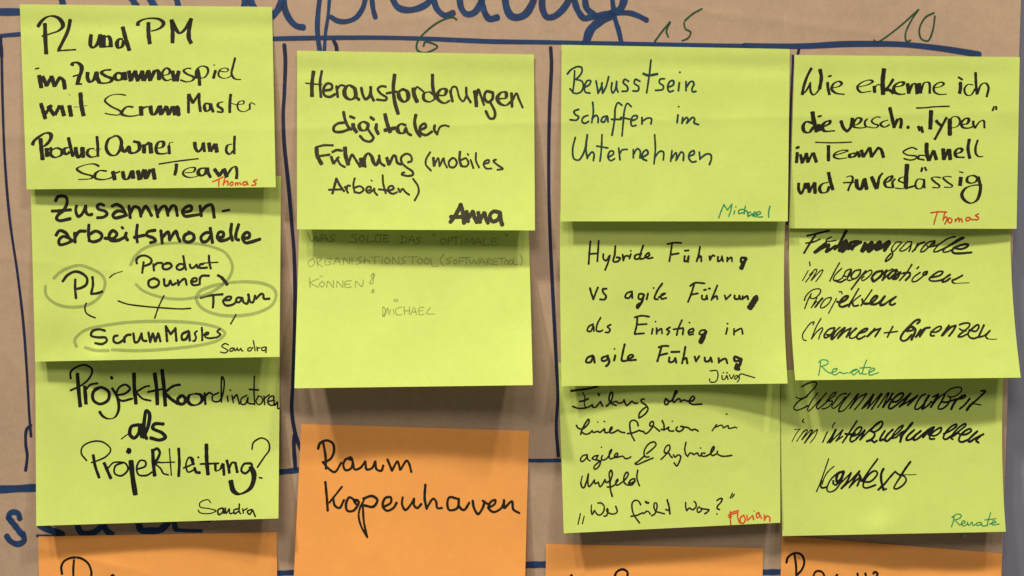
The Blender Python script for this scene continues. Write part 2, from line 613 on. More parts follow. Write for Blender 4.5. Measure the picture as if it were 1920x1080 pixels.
TEXT['n2'] = '''
L felt 6.3
@60,350,6
265,160 290,115 340,105 385,120 395,170 380,225 345,275 300,310 275,360 310,382 380,372 430,360
225,275 330,270 435,260
500,215 492,270 520,335 560,310 605,215
605,215 610,290 640,318 675,310
810,210 770,195 735,215 745,250 820,275 845,305 810,340 735,350
900,220 950,200 1010,230 1040,285 1060,320
1045,285 960,275 910,320 930,350 1000,340 1065,320
1090,215 1105,350
1105,300 1150,225 1200,240 1225,335
1225,310 1280,220 1310,260 1345,325
1390,215 1415,340
1415,300 1460,230 1500,220 1530,325
1530,290 1580,215 1610,220 1635,325
1700,290 1790,265 1790,220 1750,220 1690,280 1720,330 1800,325 1900,310
@230,350,6
870,215 885,330
885,280 940,220 1000,205 1030,345
!4.5 1125,275 1200,262
L felt 6.3
@60,350,6
270,545 310,495 380,520 420,580 450,605
420,580 350,560 305,600 310,650 370,645 450,610
480,520 485,625
490,560 530,505 600,500
640,430 635,520 645,610
640,540 720,500 785,540 770,590 690,620 640,605
820,580 920,580 955,530 910,495 870,540 880,600 960,605 1060,560
!5 1010,455 1025,470
1060,520 1050,560 1075,600
1185,430 1175,530 1185,625
1150,570 1270,545
1385,490 1300,510 1290,545 1370,580 1390,610 1330,630
1450,495 1465,635
1465,570 1530,510 1550,600
1550,590 1620,500 1640,560 1665,615
@230,350,6
760,520 700,545 690,600 740,625 800,590 795,540 740,510
990,515 930,520 880,570 900,620 950,610 995,540
985,465 1000,560 1010,630
1060,575 1130,560 1130,515 1090,510 1065,560 1090,605 1160,600 1230,560
1225,420 1215,520 1235,605
1305,425 1275,530 1275,585 1305,600
1345,580 1420,570 1425,525 1390,515 1350,570 1380,630 1450,620 1545,590
L felt 5.2
@60,510,6
345,105 400,35 490,-5 570,20 620,75 610,140 560,175 510,190
487,85 485,180 495,295
680,55 685,150 665,240
665,245 730,240 790,220
L felt 4.7
@230,350,6
160,865 155,820 200,780 270,780 325,825 310,865 235,895
235,850 220,970
345,870 352,945
345,900 390,860 440,858
510,860 455,880 455,920 500,930 550,895 535,865 490,858
690,875 640,870 605,910 630,935 680,920 700,875
682,780 695,860 712,935
755,875 765,910 790,915 830,880
830,875 845,915
905,870 870,875 865,910 900,915 950,910
970,775 975,850 990,920
!3 910,860 1070,850
@230,510,6
350,70 295,100 295,155 340,175 400,145 405,100 350,68
465,80 475,150 510,150 535,100
535,95 560,145 600,125
620,90 630,150
630,130 670,90 700,75 720,145
775,110 830,100 830,70 790,75 770,110 790,145 850,145
870,60 865,140
865,80 890,45 970,42
L felt 4.7
@230,510,6
875,290 980,265 1125,250
1020,275 1020,340 1015,400
1130,320 1210,310 1220,280 1180,280 1130,330 1160,375 1240,365 1280,330
1340,290 1290,290 1275,330 1310,340 1345,290
1345,290 1360,340 1400,355 1420,270 1415,250
1410,255 1440,340 1465,340 1490,265
1500,300 1560,245 1580,250 1590,300 1650,300
L felt 5
@60,510,6
820,660 760,645 680,665 665,715 740,735 830,740 840,775 790,810 710,800
965,715 925,725 920,780 960,800 1000,785 1040,750
1040,735 1040,790
1040,740 1070,710 1110,705
1140,690 1160,790 1190,785 1230,700
1230,690 1250,770 1290,775
1310,680 1330,790
1330,780 1360,690
1365,700 1385,780
1390,780 1420,690
1425,700 1445,780
1505,610 1520,780
1510,620 1560,700
1560,700 1615,635
1612,630 1625,775
1760,665 1690,700 1690,760 1730,755 1770,680
1765,670 1775,770
@230,510,6
!4 835,665 810,690 825,730 810,775 790,775
!4.5 890,625 895,700 895,770
!4 900,710 960,700 965,680 930,690 930,730 980,745 1050,735
!4 1095,640 1065,670 1100,705 1050,740
connector_line felt 3.5
@60,510,6
*4.5 870,65 920,25 1020,-10
!3.2 610,350 595,400 610,460 650,490 710,515
!3.2 970,325 1070,360 1250,385 1420,400 1690,415 1785,408
!3 1485,265 1425,390 1380,520
@230,510,6
*7.5 1065,35 1110,60 1180,145
!3 1275,478 1215,585
sketched_oval grey 6
@60,510,6
245,70 320,0 420,-50 540,-75 680,-30 780,30 820,100 810,190 740,300 640,365 500,395 330,380 210,320 155,250 150,160
@230,350,6
90,880 130,800 210,715 330,660 560,635 820,640 1000,675 1150,740 1220,840 1235,920 1200,1020 1140,1090 1060,1150 950,1210 800,1250 600,1265 400,1235 230,1170 150,1100
@230,510,6
1200,120 1380,110 1580,130 1700,190 1725,270 1680,370 1540,450 1340,490 1100,485 930,430 850,360 830,280 880,210 1000,160 1130,130
@60,510,6
500,840 480,770 520,710 620,645 800,605 1100,565 1500,555 1800,570 2000,600 2120,640 2170,690 2110,760 2000,800 1700,850 1200,885 900,875
600,850 700,880 860,885
S felt 2.8
@230,510,6
1190,820 1150,805 1115,835 1160,865 1185,885 1150,910 1100,900
1250,855 1215,860 1205,885 1230,890 1255,860
1255,860 1265,885 1290,855
1290,860 1300,885 1330,860
1330,860 1340,885 1355,888
1440,850 1410,860 1410,885 1440,885 1460,850
1470,770 1480,830 1490,885
1510,845 1515,885
1515,860 1545,850
1610,845 1570,850 1565,880 1600,880 1615,845
1615,845 1612,905
'''
TEXT['n3'] = '''
L brush 6.8
@60,670,4
!3.5 290,160 290,110 340,70 400,58 450,90 440,140 385,200 290,248
340,120 350,250 362,370
395,215 405,350
!4 405,240 440,205 490,195
!5.5 510,225 460,260 460,320 510,350 570,320 575,260 520,225 470,240
*5 600,230 640,300 650,390 620,450 570,460 530,440 505,405
!5 595,150 600,158
!4 630,285 700,270 735,235 700,205 650,230 635,290 670,325 750,310
765,118 768,230 780,350
!3.5 780,260 850,220 880,215
!3.5 780,260 830,310 890,325
920,118 935,240 940,355
!4 870,260 990,235
975,92 990,230 1000,365
!4.5 1000,260 1060,215 1110,205
!5.5 1000,270 1040,310 1090,345
!5.5 1115,290 1092,315 1105,348 1140,345 1150,312 1130,288 1110,292
*7 1225,272 1180,285 1170,330 1200,357 1250,350 1278,315 1262,280 1225,272
!4.5 1295,270 1300,350
!3.5 1300,290 1330,265 1350,275
!3 1400,265 1355,290 1355,325 1400,330 1430,280 1440,170 1425,145 1420,200 1420,335
!2.8 1465,290 1470,330
!2.8 1485,245 1490,250
!2.8 1500,285 1510,340
!2.8 1510,310 1535,280 1545,310 1555,350
!2.8 1610,285 1570,310 1570,350 1600,350 1620,300 1620,340 1660,350
!2.8 1668,140 1665,250 1670,355
!3 1630,240 1700,245
!2.5 1700,290 1680,330 1700,355 1730,330 1720,295 1695,290
!2.5 1740,290 1745,355
!2.5 1740,310 1780,280
!2.8 1775,330 1810,320 1810,290 1780,300 1770,340 1790,360 1830,350
!2.8 1815,320 1820,360 1840,335 1845,385 1858,380
L brush 7.5
@60,670,4
!2.2 670,612 720,575
!6 800,505 745,520 735,580 765,605 800,570 810,510
815,500 825,600
!6 835,600 870,520 880,420 858,400 845,450 840,560 860,610
!6 985,500 920,500 905,530 980,570 1000,600 960,620 890,605
L brush 6.5
@60,670,4
!2.8 410,775 370,720 380,670 450,632 530,635 590,690 560,740 490,775 445,790
*5 458,730 475,820 505,905
*6 540,790 570,860 592,910
!3 570,830 610,790 650,785
!3.5 680,790 625,815 620,870 670,888 720,840 700,795 650,785
*9 742,775 755,900 775,1030
!6 722,690 735,695 725,715 715,705
!3.5 785,840 850,815 850,780 810,775 785,830 800,880 860,885 900,860
*6.5 905,690 910,790 920,890
!4.5 905,700 940,685 958,712 945,755 918,792
!3.2 922,795 960,785
!3.2 925,800 965,835 985,870 1022,882
!2.5 1030,685 1045,885
!2.5 960,790 1070,785
!5 1100,685 1105,790 1100,890
!3 1135,830 1200,800 1210,765 1180,750 1155,800 1170,860 1220,840
!5.5 1195,755 1210,800
!5 1220,830 1230,860 1258,865
!3 1245,748 1250,752
1308,650 1310,770 1320,880
!3.5 1262,800 1400,795
*5 1375,800 1380,850 1410,840 1430,795
*5 1435,800 1440,885
*5 1460,770 1475,830 1480,870
!3.5 1480,830 1500,790 1525,790
*5 1525,790 1540,865
!4 1640,795 1590,800 1570,850 1600,870 1640,830 1650,800
*9 1640,820 1665,880 1645,970 1600,1010 1550,1025 1510,1000 1490,925
!3 1650,690 1660,640 1720,605 1770,630 1780,690 1740,750 1690,825
!3 1705,902 1725,906
S brush 4
@0,810,4
!2.2 1580,530 1560,508 1500,530 1500,560 1570,575 1620,590 1580,610 1500,605 1485,585
!3 1665,570 1635,585 1640,620 1670,600 1675,570 1680,610
!2.8 1690,570 1695,610 1720,575
!2.8 1720,575 1725,612 1750,605
!2.8 1790,575 1755,585 1760,612 1795,590
!2.8 1795,540 1795,600 1805,612
!2.5 1820,575 1825,610
!2.5 1825,590 1855,572
!2.8 1890,580 1855,595 1870,618 1895,585
!2.8 1895,585 1915,635
'''
TEXT['n4'] = '''
L felt 5.8
@550,90,6
*7.5 228,260 210,400 210,545
!5.5 320,260 300,390 310,550
!3.2 140,395 230,405 320,410
!5.5 340,480 430,460 430,410 380,400 340,460 350,530 410,550 470,520
!5.5 485,430 500,550
!4 490,470 530,420 575,425
*8 690,450 620,420 575,480 590,550 650,580 700,540 690,450
695,460 715,560 740,580
765,450 780,520 810,575 850,550 870,480
870,440 875,530 905,590
!4.8 1040,435 990,430 950,460 980,510 1050,560 1040,585 940,580
*7.5 1140,295 1125,450 1140,600 1180,745
!5 1050,510 1160,490
*8.5 1230,460 1185,500 1200,570 1250,605 1290,570 1280,490 1230,462
*8.5 1350,450 1360,530 1395,610
!4 1370,470 1390,440 1465,490
*6.5 1590,530 1530,495 1470,515 1470,580 1530,605 1600,570
*6.5 1565,295 1570,450 1600,575
@700,90,6
*8 730,530 800,530 820,470 770,460 720,520 730,580 800,620 860,590
!5.5 865,480 890,600
!4 870,500 890,440 930,440 970,560 1010,600 1050,530
!5 1045,445 1050,530 1095,610
*7.5 1140,480 1155,590 1160,660
!4.8 1160,540 1180,465 1210,540 1245,640
!5.5 1340,500 1270,490 1250,560 1290,610 1340,570 1345,500
!5.3 1310,600 1370,730 1355,790 1310,790 1265,710
*8 1400,570 1490,560 1490,500 1440,500 1395,560 1420,620 1490,645 1550,600
!5.5 1555,510 1560,660
!4.5 1565,590 1610,510 1640,580 1680,670
L felt 5.8
@550,90,6
!5.5 570,840 500,850 455,890 460,935 530,945 640,910
565,720 580,800 620,890 650,915
!5.5 640,770 685,788
*7.5 670,850 680,900 715,950
*8 840,850 780,830 740,870 760,920 810,925 840,880 838,850
!5.2 830,900 870,960 900,1010 870,1050 800,1040 750,990
!6 870,780 905,805
!6.5 935,860 930,910 955,965
*7.5 1030,740 1050,830 1090,950
!7 1030,925 1145,900
*8 1270,870 1210,855 1170,900 1190,950 1240,955 1270,900
!5.5 1265,900 1290,960 1325,980
*7 1380,745 1365,830 1385,930 1430,1000
!5.5 1425,920 1490,890 1480,850 1430,880 1430,950 1490,980 1560,940
!5.5 1590,870 1585,920 1620,970
!4.2 1620,960 1650,890 1700,870 1750,882
L felt 5.8
@550,260,6
*8.5 260,95 270,190 320,290
!4.5 260,95 340,75 445,75
!4.5 300,195 410,180
!5.5 440,150 490,128 545,135
*6 425,200 450,280
!5 455,280 490,230 510,210
!4.8 490,220 530,290 580,320
*8 580,95 590,200 620,295
!5 625,260 660,180 690,220 750,315
*8.5 760,220 775,300 820,315
*7 800,300 800,220 840,165 880,200 900,260 930,300 970,220
!5 965,190 980,270 1025,305
*6.5 1050,210 1075,295
!5.5 1080,290 1130,190 1150,200 1170,270 1210,290
!4.8 1290,265 1330,250 1320,190 1270,170 1215,210 1220,270 1270,320 1340,370 1345,405 1290,420 1220,405
!4.2 1220,405 1225,385 1250,380
@700,260,6
!4 640,150 595,230 590,290 650,360
*5.5 675,210 685,310
!4 690,290 730,220 745,310
!4 750,300 790,220 800,270 830,325
!4.3 890,215 850,260 860,315 910,320 940,270 910,220 885,220
*5.5 975,140 970,230 990,310
!4 990,310 1050,310 1070,270 1040,220 990,240
!3.5 1060,170 1070,185
!4 1095,240 1125,330
!4 1155,160 1155,250 1190,325
!4 1240,285 1300,265 1300,240 1260,250 1240,290 1270,335 1330,335
!4 1380,235 1350,250 1390,290 1455,340 1395,350
L felt 4.2
@550,260,6
!5 485,450 440,615
!5 485,450 520,520 570,590
!4.5 400,575 560,570
580,540 615,610
600,570 610,530 640,530
690,445 675,520 690,605
690,600 750,610 790,570 750,535 690,550
820,590 870,570 870,540 830,550 820,590 850,610 910,570
910,560 915,600 945,635
!3 875,468 885,475
1005,410 1010,500 1040,615
960,570 1080,580
1060,590 1130,560 1110,530 1070,550 1080,600 1120,620 1170,600
1180,560 1200,600
1200,600 1230,565 1260,600 1305,632
1345,450 1400,530 1410,600 1365,695
S felt 8
@700,260,6
985,740 930,850 865,940
985,745 1010,850 1020,950
870,880 1020,880
1050,820 1065,930
1065,900 1120,820
1120,820 1140,890 1165,940
1180,830 1200,940
1200,910 1250,835
1250,835 1265,890 1290,950
1420,830 1350,820 1310,870 1340,930 1400,910 1430,830
1425,840 1435,920 1450,970
'''
TEXT['n5'] = '''
L pencil 2
@550,420,4
110,70 140,130 170,90 185,130 215,70
205,130 235,80 260,130
215,110 255,110
310,85 275,95 305,120 280,132 265,130
480,75 435,85 475,115 470,135 430,135
520,85 495,110 510,135 535,110 520,85
560,85 555,132 600,130
620,85 615,132 655,130
625,82 690,80
655,82 655,132
720,85 685,88 680,132 720,130
680,110 710,108
820,90 815,140
800,90 850,105 845,135 800,142
860,140 890,90 910,145
870,120 905,120
960,100 925,110 950,130 920,152
1050,75 1055,90
1062,75 1066,90
1120,105 1100,130 1125,155 1145,125 1120,105
1160,155 1165,105 1195,115 1165,132
1190,98 1250,98
1220,98 1220,155
1265,110 1265,155
1265,85 1268,90
1290,155 1300,105 1320,140 1345,105 1350,155
1360,155 1385,105 1410,155
1370,138 1405,138
1430,105 1425,158 1470,155
1535,108 1490,112 1490,158 1530,156
1490,132 1525,130
1595,75 1597,90
1605,75 1608,90
L pencil 1.8
@550,420,4
145,255 110,290 130,320 160,290 145,255
180,320 180,255 215,265 180,290 220,320
290,260 245,265 240,305 280,300 280,285 260,285
300,305 330,255 355,305
310,285 350,285
375,305 380,255 420,300 420,250
440,255 440,303
510,245 480,260 510,285 480,302 465,300
535,250 530,300
530,280 560,270 575,300
580,250 650,245
610,248 612,300
665,260 665,300
665,245 668,250
700,250 685,280 705,300 725,270 700,250
745,300 745,250 790,300 790,245
845,245 810,260 840,285 805,302
860,248 935,245
895,248 895,300
950,255 930,280 955,300 970,270 950,255
995,255 980,285 1005,300 1020,270 995,255
1030,255 1045,318 1085,316
1130,225 1100,270 1130,320
1190,250 1150,265 1180,285 1150,302
1215,265 1200,285 1215,300 1230,280 1215,265
1245,300 1245,255 1285,252
1245,278 1275,276
1270,255 1330,250
1295,252 1300,300
1315,265 1335,298 1355,270 1370,298 1395,260
1390,305 1415,260 1440,305
1400,285 1435,285
1450,305 1455,260 1485,270 1455,285 1490,305
1535,262 1500,265 1500,303 1535,300
1500,283 1530,282
1535,258 1590,255
1562,257 1562,303
1595,268 1582,290 1600,303 1612,285 1595,268
1628,268 1615,290 1632,303 1645,285 1628,268
1650,258 1655,303 1685,300
1700,230 1718,270 1700,315
L pencil 2.2
@550,420,4
120,405 125,475
190,410 130,440 190,475
215,430 195,455 215,472 235,450 215,430
200,390 202,395
212,388 214,393
250,475 260,430 300,475 300,425
325,475 330,430 370,475 370,425
435,425 390,432 390,475 435,472
390,452 425,450
465,475 470,430 515,470 525,420
580,395 600,370 610,385 590,410 575,445 590,450 600,420 600,375
595,490 590,515 605,510 600,490
S pencil 2
@550,420,4
670,695 675,620 695,660 680,695
675,690 710,630 710,670
720,680 730,640
750,640 755,680
755,570 775,565 785,575 765,585 755,572
815,620 770,640 775,680 815,680
830,620 835,680
870,620 870,680
832,652 870,650
880,680 905,625 925,680
890,660 920,660
980,625 945,630 945,680 980,677
945,652 972,650
1030,625 1000,670 1060,675
'''
TEXT['n6'] = '''
L felt 5.4
@550,780,4
!5 185,245 200,205 250,183 295,205 305,260 280,320 225,350
!5 225,205 240,290 245,395
!4.8 220,345 260,390 310,420 360,350
!4.8 440,330 400,320 375,360 390,405 430,395 445,340 430,310 410,320
!4.8 445,340 460,400 500,390 540,340
!4.5 540,340 550,400 590,390 615,340
!4.5 615,340 625,400 660,410 675,370
!5 705,325 720,360 740,410
!4.5 740,410 780,340 790,360 800,405
!4.5 805,400 850,335 865,350 885,420
L felt 5.2
@550,780,4
!5 240,495 250,600 258,710
!4.2 365,530 310,600 270,650
!4.8 300,620 310,670 345,690 380,630
!5 470,640 420,610 395,660 405,710 450,710 490,650 480,630 455,635 470,660
!4.2 530,630 500,690 490,750 510,830 555,910
!4.2 555,910 530,800 520,660
!5 525,620 590,600 630,630 600,680 530,670
!4.8 670,685 730,650 730,610 690,615 670,670 700,710 750,690 775,650
!4.8 820,610 815,660 840,705 890,650 905,620
!4.8 905,620 905,670 930,690 960,660
!5 990,515 985,620 1000,695
!4.5 1000,690 1050,620 1070,640 1080,690 1115,690
!4.8 1230,620 1170,610 1155,660 1170,705 1230,690 1240,620
!4.8 1240,620 1245,680 1280,705 1320,650
!4.8 1345,635 1355,690 1385,735 1420,690 1435,640
!4.5 1420,635 1440,650 1460,660
!4.8 1460,690 1510,660 1515,630 1480,645 1465,690 1500,720 1560,690 1580,640
!4.8 1580,630 1580,690
!4.8 1585,690 1640,640 1650,700 1695,728
'''
TEXT['n7'] = '''
L fine 3.3
@1040,80,4
95,235 120,205 170,180 200,185 205,215 185,250 160,275
160,275 205,290 215,330 195,370 150,380 115,345
150,210 145,300 135,375
225,335 260,315 270,285 245,285 225,330 230,370 265,378
310,285 320,340 325,380
325,380 350,330 355,300
355,330 360,380
360,380 385,330 405,255
430,300 425,350 435,378 455,350 465,290
465,290 465,340 475,370
555,290 525,275 515,300 545,330 545,360 505,365
640,290 605,275 598,305 630,330 625,360 585,362
722,130 710,240 690,375
!4.5 665,232 700,245 770,235
825,270 790,275 785,300 815,325 810,350 755,358
850,335 890,315 890,285 865,290 848,335 860,368 890,360
935,300 928,360
!3 938,220 940,225
985,290 985,360
985,340 1015,295 1035,290 1045,310 1030,345 1035,368 1060,365
L fine 3.3
@1040,80,4
180,500 145,515 155,540 180,555 165,580 115,578
250,545 215,560 205,590 225,605 255,590
285,445 290,520 278,600
280,570 310,545 325,560 325,600
395,550 360,560 350,590 370,595 395,555 400,595
505,470 475,450 455,490 450,570 430,695
575,480 545,455 525,500 515,590 505,700
425,575 500,575
495,560 570,575
575,585 615,570 620,550 590,550 572,590 580,625 610,620
655,560 655,610
655,590 700,565 725,570 722,610
925,540 918,600
!3 930,478 932,482
960,560 955,605
955,595 990,560 1000,575 990,605
995,600 1035,560 1050,570 1045,600 1080,615
L fine 3.3
@1040,80,4
155,710 135,800 145,870 180,880 220,820 245,690
245,690 235,800 245,870
245,860 280,820 295,835 290,885
355,690 350,800 340,890
315,775 400,790
400,860 440,835 440,815 415,815 400,860 420,885 450,870
480,790 490,880
490,830 505,805 545,800
590,800 590,865
590,840 620,795 640,810 640,865
660,860 700,830 690,805 665,820 655,865 690,885
750,690 755,800 745,910
750,860 790,815 815,820 815,880
880,810 870,890
870,880 910,825 915,850 910,885
915,875 950,820 965,830 965,885
1010,850 1045,835 1045,810 1015,825 1005,860 1030,895 1060,890
1085,820 1090,875
1090,870 1140,835 1170,840 1175,870 1160,915
S green 2.4
@1040,340,4
1270,175 1250,220 1230,275
1270,175 1295,215
1295,215 1330,170
1330,170 1320,220 1305,265
1350,220 1345,245
1358,190 1360,193
1420,210 1385,215 1380,240 1410,235
1430,185 1420,245
1420,230 1440,220 1450,265
1470,230 1450,240 1455,260 1480,245
1480,240 1485,260
1490,255 1515,240 1500,230 1492,255 1510,268
1515,255 1545,240 1530,225 1515,250 1530,268 1560,265
1615,185 1605,230 1605,270
'''
TEXT['n8'] = '''
L fine 3.6
@1040,340,4
268,450 260,540 255,620
330,445 325,530 320,600
260,545 325,540
365,545 365,580 385,595 410,560
415,555 400,610 378,665
455,485 450,550 440,600 475,600 490,575 465,570
510,550 515,595
515,590 530,560 555,560
572,545 560,580
!3 570,520 572,523
640,545 605,555 600,580 630,580 650,540
665,480 645,540 640,580 665,580
670,575 710,555 705,535 680,560 700,578 735,572
845,470 900,460 950,462
880,470 870,540 860,600
870,550 930,540
975,560 975,600 1000,590 1005,560
1000,570 1000,605
975,520 1005,518
1090,490 1080,550 1065,600
1070,580 1095,560 1100,600
1160,560 1165,590
1165,590 1185,555 1200,560
1225,565 1225,600 1250,585 1255,560
1255,570 1262,600
1295,570 1295,600
1295,590 1325,570 1330,600
!4.5 1435,575 1400,575 1400,605 1430,600
!6 1435,580 1420,610 1405,640
!8 1412,625 1400,650
L fine 3.7
@1040,340,4
265,800 275,840 290,885
290,885 310,830 325,795
390,805 360,810 365,835 385,860 375,885 340,885
580,825 540,840 530,870 555,875 580,840
580,830 582,875
665,845 635,845 630,880 660,880 670,850
!4.5 670,850 650,910 620,950 620,930 640,915
700,840 690,885
!3 742,798 744,802
808,765 770,820 750,880 775,885
780,870 815,850 830,840 800,850 800,880 838,875
1015,785 1050,762 1125,765
1045,775 1025,840 1000,905
1020,850 1075,840
1105,855 1105,880 1130,885 1140,855
1140,855 1145,885
1120,815 1135,812
1155,805 1165,803
1220,780 1200,830 1175,890
1180,880 1215,860 1220,885
1275,855 1285,885
1285,885 1320,850
1350,855 1350,880 1380,880 1385,855
1385,860 1395,885
1410,860 1410,885
1410,880 1445,860 1450,885
!5 1515,860 1490,900
!10.5 1510,875 1485,915 1465,945
L fine 3.5
@1040,580,4
290,110 255,130 245,160 270,165 290,125 295,165
345,62 320,110 315,160 345,165 360,155
420,115 395,130 415,150 405,172 380,172
600,60 650,48 710,55
620,60 615,120 600,180
615,115 690,110
600,185 670,180
735,145 728,185
!3 755,90 758,93
765,140 765,185
765,170 800,145 805,180
865,135 840,150 860,165 845,190
955,80 925,150 915,195
890,150 965,140
965,150 960,190
!3 1010,98 1012,101
1000,175 1040,165 1040,145 1005,160 1010,190 1040,185
1130,155 1095,160 1085,185 1115,185 1135,160
!6 1135,165 1115,210 1095,245
!9 1115,205 1095,245
1295,140 1285,185
!3 1295,105 1298,108
1345,145 1345,190
1345,170 1400,145 1410,185
L fine 4
@1040,580,4
285,345 245,365 235,395 270,395 290,350 300,400
390,350 355,365 355,385 390,380 400,345
!4.5 400,360 410,390 395,420 385,425
455,345 445,385
!3 448,295 450,298
525,262 510,330 505,385 540,385
545,380 590,350 580,340 555,350 550,380 610,378
780,285 810,275 855,275
800,285 785,340 770,390
785,345 845,330
860,360 860,395 890,390 905,365
905,365 912,400
875,320 935,318
980,280 970,340 955,405
960,380 985,365 995,405
1050,355 1060,390
1060,390 1085,350
1125,360 1130,390 1160,385 1170,360
1170,360 1180,395
1230,365 1232,400
1235,390 1280,370 1295,405
!4.5 1390,370 1350,355 1350,385 1380,385 1400,370
!5.5 1400,375 1390,410 1370,450
!5 1365,410 1355,445 1385,450
S fine 2.4
@1040,580,4
1165,462 1215,460 1225,490 1210,540 1170,545 1160,520
1255,495 1258,525 1280,520 1290,495 1300,525
1262,475 1268,475
1290,475 1296,476
1310,490 1325,520 1345,490
1370,495 1350,505 1355,525 1380,500 1385,520 1370,545
1375,510 1395,485 1440,495 1500,513
'''
TEXT['n9'] = '''
L fine 3.4
@1060,720,8.709
!4 95,112 350,80 530,40
!2.6 285,135 320,220 310,330 330,380
!4 235,285 310,270 375,240
120,365 200,395 300,395 390,370 440,340
440,335 450,375 490,380 530,340 575,285
575,285 590,330 610,360
!2.4 530,150 545,190
!2.4 565,155 550,195
670,365 740,290 775,180 755,130 725,180 715,270 760,320 830,350
!3 740,310 840,285 860,310 930,300 960,255
960,260 980,320 1000,350 1050,320
1050,320 1090,280 1120,310 1180,310
1290,245 1240,255 1250,300 1310,340 1350,400 1320,470 1250,530 1200,555
1200,555 1210,480 1270,410 1330,370
@1230,720,8.709
155,235 140,300 150,335 190,330 205,280 165,240
165,245 210,285 260,270
260,270 310,180 345,120 325,110 290,200 275,280 300,300
300,295 360,245 390,245 400,290
400,290 460,260 510,280
510,280 600,270 630,220 600,200 555,250 545,300 590,330 750,328
L fine 3.2
@1060,720,8.709
180,675 210,720 270,735 340,690 390,610 380,575 340,620 280,730 250,825
260,780 330,820 400,800 440,760
430,770 460,790 530,770
530,770 560,790 640,730
640,730 650,790 700,790 760,730 760,700 725,750 740,800 790,790 860,750
860,750 900,780 970,795
!2.6 525,620 533,625
!2.6 632,610 645,615
1190,685 1170,620 1110,590 1060,620 1055,720 1080,830 1130,925
1015,810 1110,795 1210,755
1210,760 1240,770 1270,775
1270,770 1310,810 1370,770 1440,660 1430,610 1390,630 1380,680 1440,690 1490,730 1540,770
@1230,720,8.709
100,595 130,670 130,755
85,740 140,745 210,700
210,700 200,740 240,770 290,765
!2.6 265,605 270,610
350,700 325,740 370,775 430,750 450,700 400,690
430,700 530,715 570,750 600,755
590,750 640,740 690,770
!2.6 915,765 990,660
!2.8 950,715 1010,690 1070,670 1100,715
!2.8 1100,715 1180,680 1180,720 1240,720
!2.8 1240,720 1290,705 1320,718
!2.6 1145,490 1165,490
L fine 3.1
@1070,815,8.709
260,325 190,350 160,410 180,440 240,400 275,330
270,335 280,400 320,430
450,340 390,350 350,390 400,410 480,430 480,480 430,550 390,565 380,530 430,470 500,420
440,345 420,400
520,340 500,390 540,415 600,380
!2.5 500,200 505,208
600,380 650,300 670,240 640,270 630,360 650,395 720,370
720,370 770,330 760,300 720,330 720,370 800,360 850,350 890,390 940,385 985,360
1240,310 1340,230 1395,160 1370,120 1290,140 1210,240 1200,330 1230,365 1280,360
1200,350 1110,430 1050,475 1090,485 1200,440 1345,380
1475,405 1550,330 1620,230 1610,170 1560,190 1530,290 1590,300
1540,300 1600,300 1630,350 1660,375
1680,330 1700,365 1750,330
1770,330 1795,350 1780,430 1730,510 1690,460
@1230,810,8.709
490,165 470,280 490,370 520,400
515,400 560,340 590,350 620,370
610,370 680,340
680,340 700,385 730,390
!2.5 725,258 730,265
800,345 740,350 760,395 830,390
820,390 880,360 950,270 945,235 910,280 895,350 920,385 980,360
1005,310 1000,350 1060,390 1140,395 1240,382
L fine 3.2
@1070,815,8.709
!2.6 190,675 165,780
165,770 180,850 210,870 260,760 290,640
290,650 280,780 300,850 350,800
350,800 390,740
385,745 400,800 430,790 450,780
450,770 480,850 520,810 560,730
560,735 580,780 630,760
680,1010 650,900 640,740 630,630 660,580 680,640 640,780
595,855 680,845 740,800
740,790 775,740 770,725 735,780 750,825 810,800
810,800 900,720 940,650 925,610 880,660 870,770 920,820 980,820
960,800 1040,760 1045,720 980,740 950,800 990,825 1050,760
1095,580 1080,690 1100,780 1125,835
L fine 3
@1070,910,8.709
!2.4 160,460 120,635
!2.4 220,505 192,628
!2.4 340,320 335,400
335,400 350,475 390,410
390,410 430,470 480,485 540,420 545,340 500,290 440,290
540,500 580,500 610,400 600,375 590,420 640,460 720,465 760,430 735,340
985,505 1080,490 1170,450
1145,320 1110,260 1050,245 1005,290 1010,420 1050,510 1125,615
1170,445 1190,460 1240,420
1245,420 1270,430 1300,470
!4 1225,265 1245,290
!4 1265,280 1268,290
1320,495 1370,470 1410,350 1400,290 1370,290 1360,360 1390,430
1390,430 1440,440 1530,465
!3.4 1575,235 1605,340 1620,465
1550,395 1600,410
@1250,910,8.709
310,280 310,350 325,415
325,415 370,370 400,390 440,400
430,400 480,350 475,290 445,260
540,350 500,380 510,440 560,420 570,370
550,380 640,390 690,400 660,440 620,465
820,250 860,220 905,215 890,270 830,340 825,380 865,395
!3 820,465 825,468
!2.6 1075,130 1035,210
!2.4 1105,145 1070,200
S red 2.8
@1250,910,8.709
1035,430 1040,550 1045,640
1035,450 1170,410
1005,490 1160,445
1010,520 1060,510
1165,420 1160,520 1190,615
1250,490 1205,530 1210,610 1250,620 1285,560 1260,490
1310,490 1320,575
1320,575 1390,505
1405,490 1420,560
!2 1425,415 1430,425
1510,440 1470,460 1475,530 1520,500 1500,460
1510,460 1550,540
1595,480 1595,575
1595,560 1640,500 1680,520 1685,590
'''
